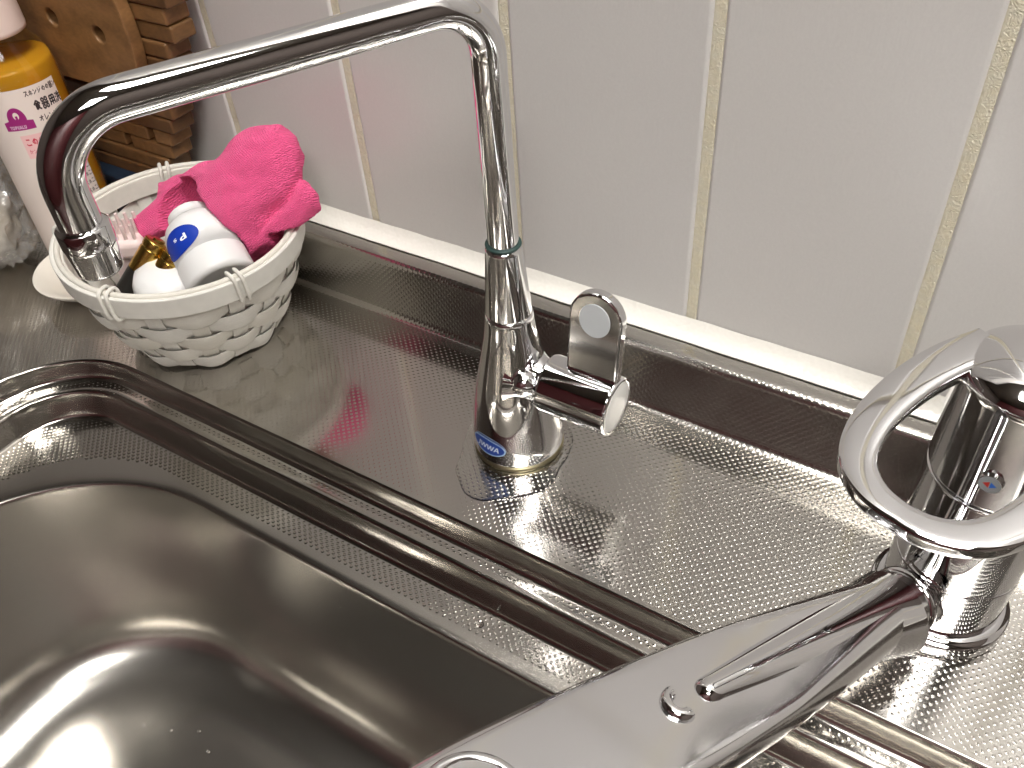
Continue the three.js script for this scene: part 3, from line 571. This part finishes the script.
{ // two gold and black batteries
  const cv = document.createElement('canvas'); cv.width = 256; cv.height = 256; const x = cv.getContext('2d');
  x.fillStyle = '#15120c'; x.fillRect(0, 0, 256, 256); x.fillStyle = '#b98d2a'; x.fillRect(0, 0, 256, 120); x.fillStyle = '#15120c'; x.fillRect(0, 26, 256, 8);
  x.save(); x.translate(90, 190); x.fillStyle = '#e8e6e0'; x.font = 'bold 60px sans-serif'; x.fillText('ALKA', -60, 20); x.restore();
  cv.getContext('2d');
  const gold = std({ color: lin(0.62, 0.42, 0.1), metalness: 1, roughness: 0.25 }), black = std({ color: lin(0.012, 0.011, 0.01), roughness: 0.3 });
  const mk = (label) => {
    const c = thing('battery', label, 'battery', [0, 0, 0], 0, 'batteries in the white basket');
    mesh('case', lathe([[0.0001, 0], [0.0066, 0], [0.0070, 0.0006], [0.0070, 0.0310]], 40), black, c);
    mesh('gold_end', lathe([[0.0070, 0.0310], [0.0070, 0.0440], [0.0066, 0.0446], [0.0066, 0.0452], [0.0070, 0.0458], [0.0070, 0.0490], [0.0064, 0.0500], [0.0034, 0.0500], [0.0030, 0.0512], [0.0001, 0.0514]], 40), gold, c);
    return c;
  };
  const dir = V(0.28, 0.62, -0.60).normalize();
  const a = mk('gold and black battery nearer the spout in the white basket'); place(a, V(-0.2790, 0.0375, 0.1330), dir);
  const b = mk('gold and black battery right beside the white container'); place(b, V(-0.2660, 0.0335, 0.1335), dir);
}
{ // white domed cup in front of the batteries
  const c = thing('plastic_cup', 'upturned white plastic cup at the front of the basket', 'cup');
  mesh('shell', lathe([[0.0001, 0.0340], [0.010, 0.0332], [0.0162, 0.0295], [0.0182, 0.0240], [0.0188, 0.012], [0.0190, 0.0]], 56), M.whitePlastic, c);
  place(c, V(-0.2560, 0.0320, 0.1090), V(0.12, 1, 0.02));
}
{ // pale brush head near the spout's mouth
  const c = thing('cleaning_brush', 'pale pink white brush with short bristles at the left of the basket', 'brush');
  const pale = std({ color: lin(0.8, 0.66, 0.64), roughness: 0.4 });
  mesh('head', rbox(0.030, 0.012, 0.020, 0.004, 0, 0.056, 0), pale, c);
  mesh('stem', rbox(0.012, 0.052, 0.010, 0.003, 0, 0.027, 0), pale, c);
  const bris = []; for (let i = 0; i < 6; i++) for (let j = 0; j < 3; j++) bris.push(new THREE.CylinderGeometry(0.0009, 0.0011, 0.010, 6).translate(-0.0115 + i * 0.0046, 0.0660, -0.006 + j * 0.006));
  mesh('bristles', mergeGeometries(bris), pale, c);
  place(c, V(-0.2990, 0.0075, 0.1020), V(0.06, 1, 0.03)); c.rotateY(0.7);
}

// ------------------------------------------------------------------ dish, bag, bottle and boards at the left
{
  const c = thing('shallow_dish', 'shallow white dish tucked beside the basket', 'dish', [-0.3670, 0, 0.0875]);
  mesh('bowl', lathe(roundProfile([[0.0001, 0.0022], [0.018, 0.0022], [0.030, 0.0130], [0.0352, 0.0160], [0.0362, 0.0150], [0.032, 0.0105], [0.020, 0.0002], [0.0001, 0.0002]], 0.003, 4), 64), phy({ color: lin(0.74, 0.7, 0.63), roughness: 0.25 }), c);
}
{
  const g = thing('soap_bottle', 'washing up liquid bottle with yellow contents and pale pink cap', 'bottle', [-0.4000, 0, 0.0655]);
  const r = 0.0255;
  mesh('shell', lathe([[0.0001, 0.0006], [0.020, 0.0006], [0.0245, 0.003], [r, 0.008], [r, 0.1280], [0.0250, 0.1335], [0.0225, 0.1400], [0.0190, 0.1455], [0.0165, 0.1495], [0.0160, 0.152]], 64), phy({ color: lin(0.97, 0.93, 0.78), transmission: 1, thickness: 0, roughness: 0.08, ior: 1.4 }), g);
  mesh('liquid', lathe([[0.0001, 0.0014], [0.0195, 0.0014], [0.0240, 0.0036], [r - 0.0009, 0.0085], [r - 0.0009, 0.1275], [0.0242, 0.1325], [0.0232, 0.1362], [0.0001, 0.1362]], 64), phy({ color: lin(0.95, 0.52, 0.04), transmission: 0.5, thickness: 0.03, ior: 1.34, roughness: 0.12, attenuationColor: lin(0.95, 0.55, 0.04), attenuationDistance: 0.02 }), g);
  const cap = mesh('cap', lathe([[0.0001, 0.1500], [0.0165, 0.1500], [0.0178, 0.1508], [0.0182, 0.153], [0.0178, 0.172], [0.0172, 0.184], [0.0150, 0.187], [0.0001, 0.187]], 56), phy({ color: lin(0.84, 0.68, 0.62), roughness: 0.4 }), g);
  mesh('spout_tip', lathe([[0.0001, 0.187], [0.008, 0.187], [0.007, 0.202], [0.0045, 0.205], [0.0001, 0.205]], 32), phy({ color: lin(0.84, 0.68, 0.62), roughness: 0.4 }), cap);
  // printed label wrapped round the front
  const c = document.createElement('canvas'); c.width = 768; c.height = 1024; const x = c.getContext('2d');
  x.fillStyle = '#efe2da'; x.fillRect(0, 0, 768, 1024); x.translate(120, -40);
  const G = { // strokes of the printed signs on a 10 x 10 grid
    shoku: [[5, 0, 1, 4], [5, 0, 9, 4], [3, 3, 7, 3], [3, 4, 3, 9], [3, 4, 7, 4], [7, 4, 7, 7], [3, 5.5, 7, 5.5], [3, 7, 7, 7], [5, 7, 9, 9.5], [3, 9, 5, 8]],
    ki: [[1, 0, 4, 0], [1, 0, 1, 3], [4, 0, 4, 3], [1, 3, 4, 3], [6, 0, 9, 0], [6, 0, 6, 3], [9, 0, 9, 3], [6, 3, 9, 3], [0, 5, 10, 5], [5, 4, 2, 7], [5, 5, 9, 7], [1, 7, 4, 7], [1, 7, 1, 10], [4, 7, 4, 10], [1, 10, 4, 10], [6, 7, 9, 7], [6, 7, 6, 10], [9, 7, 9, 10], [6, 10, 9, 10]],
    you: [[2, 1, 2, 8], [2, 8, 1, 10], [2, 1, 9, 1], [9, 1, 9, 10], [2, 4, 9, 4], [2, 7, 9, 7], [5.5, 1, 5.5, 10]],
    sen: [[1, 1, 2, 2], [0, 4, 1.5, 5], [0, 10, 2, 7], [4, 1, 3, 4], [3, 3, 9, 3], [6, 0, 6, 5.5], [3, 5.5, 10, 5.5], [5, 5.5, 3, 10], [7, 5.5, 7, 9], [7, 9.5, 10, 9.5], [10, 9.5, 10, 8]],
    zai: [[3, 0, 3, 1], [0, 1.5, 6, 1.5], [5, 2, 1, 5], [1, 2, 6, 5], [1.5, 6, 1.5, 10], [4.5, 6, 4.5, 10], [1.5, 7.5, 4.5, 7.5], [8, 1, 8, 7], [10, 0, 10, 10], [10, 10, 8.6, 9.5]],
    su: [[1, 1, 8, 1], [8, 1, 1, 9], [5, 5, 9, 9]], po: [[1, 3, 8, 3], [4.5, 0, 4.5, 9], [2.5, 5, 1, 8], [6.5, 5, 8, 8]], n: [[1, 1, 3, 3], [1, 9, 9, 3]], ji: [[1, 1, 3, 2], [1, 4, 3, 5], [1, 9, 8, 3], [7, 0, 8, 1]],
    no: [[5, 1, 4, 8], [5, 1, 9, 4], [9, 4, 6, 9], [4, 8, 1, 5], [1, 5, 5, 1]], de: [[1, 1, 8, 1], [7, 1, 4, 5], [4, 5, 7, 9], [8, 3, 9, 4]], ko: [[2, 1, 8, 1.5], [1, 7, 3, 9], [3, 9, 9, 8.5]], ka: [[1, 3, 6, 3], [6, 3, 5, 9], [3, 0, 1, 9], [8, 2, 9, 5]], o: [[1, 3, 9, 3], [6, 0, 6, 9], [6, 3, 1, 8]], re: [[2, 0, 2, 9], [2, 9, 9, 4]],
  };
  const write = (signs, px, py, size, color, lw) => { x.strokeStyle = color; x.lineWidth = lw; signs.split(' ').forEach((k, i) => (G[k] || G.no).forEach(([a, b, e, d]) => { x.beginPath(); x.moveTo(px + (i * 11 + a) * size, py + b * size); x.lineTo(px + (i * 11 + e) * size, py + d * size); x.stroke(); })); };
  write('su po n ji no jo ki n de ki ru', 400, 60, 2.9, '#4a3a36', 5);
  write('shoku ki you sen zai', 430, 118, 5.2, '#33282a', 9);
  write('o re n ji no ka o ri', 430, 196, 3.4, '#4a3a36', 5);
  x.fillStyle = '#a01f78'; x.beginPath(); x.moveTo(190, 250); x.lineTo(390, 250); x.lineTo(390, 205); x.lineTo(350, 200); x.arc(290, 190, 62, 0.1, Math.PI - 0.1, true); x.lineTo(190, 205); x.fill();
  x.fillStyle = '#efe2da'; x.beginPath(); x.arc(290, 172, 20, 0, 7); x.fill(); x.fillStyle = '#a01f78'; x.fillRect(282, 172, 16, 40); x.fillStyle = '#e8d6e4'; x.font = 'bold 26px sans-serif'; x.fillText('TOPVALU', 216, 243);
  x.fillStyle = '#f6c9c8'; x.fillRect(255, 280, 470, 130);
  write('ko no da i de ko no sen zai', 275, 300, 4.0, '#d23c52', 7); write('ka n de o re no su po n ji de', 275, 360, 2.6, '#d86a78', 4);
  x.fillStyle = '#2b2222'; x.beginPath(); x.arc(290, 452, 14, 0, 7); x.fill();
  for (let i = 0; i < 7; i++) write('shoku ki no ka o re n de you su po ko sen', 320 - (i ? 36 : 0), 440 + i * 46, 2.7, '#4a3d3a', 4);
  x.beginPath(); x.arc(290, 800, 12, 0, 7); x.fill(); for (let i = 0; i < 4; i++) write('zai no ki o de you ka su re po n ji no ko', 320 - (i ? 36 : 0), 790 + i * 44, 2.5, '#5a4a46', 4);
  const t = new THREE.CanvasTexture(c); t.colorSpace = THREE.SRGBColorSpace;
  const rows = []; for (let i = 0; i <= 2; i++) { const row = []; for (let k = 0; k <= 48; k++) { const a = -0.5 + 2.4 * k / 48; row.push(V((r + 0.0003) * Math.sin(a), 0.012 + 0.1140 * i / 2, (r + 0.0003) * Math.cos(a))); } rows.push(row); }
  mesh('label_sticker', grid(rows, { uv: (p, i, j) => [j / 48, i / 2] }), std({ map: t, roughness: 0.45, side: THREE.DoubleSide }), g).userData.label = 'pale printed label with a magenta emblem';
}
{ // clear bag with a packet inside
  const g = thing('plastic_bag', 'crumpled clear plastic bag at the left edge of the worktop', 'bag', [-0.4600, 0, 0.1030]);
  const geo = mergeVertices(new THREE.IcosahedronGeometry(1, 28).deleteAttribute('uv').deleteAttribute('normal')); const p = geo.attributes.position;
  for (let i = 0; i < p.count; i++) {
    const v = V(p.getX(i), p.getY(i), p.getZ(i)), ridge = (a, s) => 1 - Math.abs(noise3(v.x * a + s, v.y * a, v.z * a));
    const k = 1 + 0.14 * noise3(v.x * 1.5, v.y * 1.5, v.z * 1.5) + 0.11 * Math.pow(ridge(2.6, 3), 3) + 0.05 * Math.pow(ridge(5.5, 8), 4);
    p.setXYZ(i, v.x * 0.042 * k, Math.max(0.0006, 0.043 + v.y * 0.043 * k), v.z * 0.040 * k);
  }
  geo.computeVertexNormals();
  mesh('film', geo, phy({ color: lin(0.93, 0.92, 0.9), transmission: 0.85, thickness: 0, roughness: 0.14, ior: 1.5 }), g);
  const pk = mergeVertices(new THREE.IcosahedronGeometry(1, 12)); const q = pk.attributes.position;
  for (let i = 0; i < q.count; i++) { const v = V(q.getX(i), q.getY(i), q.getZ(i)), k = 1 + 0.08 * noise3(v.x * 2 + 4, v.y * 2, v.z * 2); q.setXYZ(i, v.x * 0.029 * k, Math.max(0.0018, 0.029 + v.y * 0.029 * k), v.z * 0.026 * k); }
  pk.computeVertexNormals();
  mesh('packet', pk, std({ color: lin(0.5, 0.46, 0.4), roughness: 0.6 }), g);
}
const wood = [0, 1, 2, 3].map((i) => std({ color: lin(0.30 - 0.05 * i, 0.155 - 0.028 * i, 0.058 - 0.011 * i), roughness: 0.55, map: scaled(tex(256, 128, (u, v) => { const g = 0.5 + 0.5 * Math.sin(v * Math.PI * 2 * 5 + 3 * loop(u, v, 1.1, i * 3)); const n = 0.66 + 0.22 * g + 0.16 * loop(u, (v * 4) % 1, 4, i); return [n, n * 0.97, n * 0.93]; }), 9, 9) }));
{
  const tray = thing('storage_box', 'dark blue box standing behind the basket against the upstand', 'box', [-0.410, 0, 0.0322]);
  mesh('body', rbox(0.140, 0.0400, 0.0100, 0.0025, 0, 0.0202, 0), std({ color: lin(0.008, 0.016, 0.03), roughness: 0.5 }), tray);
  mesh('lid', rbox(0.143, 0.0080, 0.0112, 0.0025, 0, 0.0440, 0), std({ color: lin(0.009, 0.018, 0.034), roughness: 0.45 }), tray);
  const g = thing('wooden_stand', 'brown slatted wooden pot stand with round holes leaning on the tiles', 'pot stand', [0, 0, 0]);
  const right = (y) => { const t = [[0.03, -0.350], [0.0755, -0.332], [0.1055, -0.3155], [0.1455, -0.2995], [0.1955, -0.2895], [0.26, -0.2855]]; for (let i = 0; i < t.length - 1; i++) if (y <= t[i + 1][0]) { const k = (y - t[i][0]) / (t[i + 1][0] - t[i][0]); return t[i][1] + (t[i + 1][1] - t[i][1]) * k; } return -0.2855; };
  const uvm = (geo) => { const p = geo.attributes.position, u = geo.attributes.uv, n = geo.attributes.normal; for (let i = 0; i < p.count; i++) Math.abs(n.getX(i)) > 0.7 ? u.setXY(i, p.getZ(i), p.getY(i)) : u.setXY(i, p.getX(i), Math.abs(n.getY(i)) > 0.7 ? p.getZ(i) : p.getY(i)); return geo; };
  for (let k = 0; k < 20; k++) { // slats; two of them are broken by a round hole
    const y = 0.0372 + k * 0.0098 + 0.0046, xr = right(y) + (k > 9 ? 2 : 0.5) * [0, 0.002, -0.001, 0.0015][k % 4], xl = -0.485;
    const depth = 0.0172 + [0, 0.0008, 0.0004, -0.0006][k % 4], zc = 0.0105 + depth / 2, h = { 3: -0.3735, 4: -0.347 }[k];
    const cuts = h ? [[xl, h - 0.003], [h + 0.003, xr]] : [[xl, xr]];
    for (const [a, b] of cuts) mesh('slat', uvm(rbox(b - a, 0.0094, depth, 0.0016, (a + b) / 2, y, zc)), wood[(k * 3) % 4], g);
  }
  // smooth board with round holes fixed to the front of the slats
  const dx = -0.0185, dy = -0.008, s = new THREE.Shape(); s.moveTo(-0.475 + dx, 0.122 + dy); s.lineTo(-0.312 + dx, 0.122 + dy); s.quadraticCurveTo(-0.302 + dx, 0.14 + dy, -0.303 + dx, 0.165 + dy); s.quadraticCurveTo(-0.306 + dx, 0.20 + dy, -0.325 + dx, 0.23 + dy); s.lineTo(-0.475 + dx, 0.235 + dy); s.closePath();
  for (const [a, b] of [[-0.3670, 0.1585], [-0.3280, 0.1545], [-0.4080, 0.1580]]) { const h = new THREE.Path(); h.absellipse(a + dx, b + dy, 0.0058, 0.0058, 0, Math.PI * 2, true); s.holes.push(h); }
  const fb = new THREE.ExtrudeGeometry(s, { depth: 0.006, bevelEnabled: true, bevelSize: 0.0012, bevelThickness: 0.0012, bevelSegments: 2, curveSegments: 24 }).translate(0, 0, 0.0300);
  mesh('front_board', uvm(fb), wood[0], g);
}

renderer.render(scene, camera);
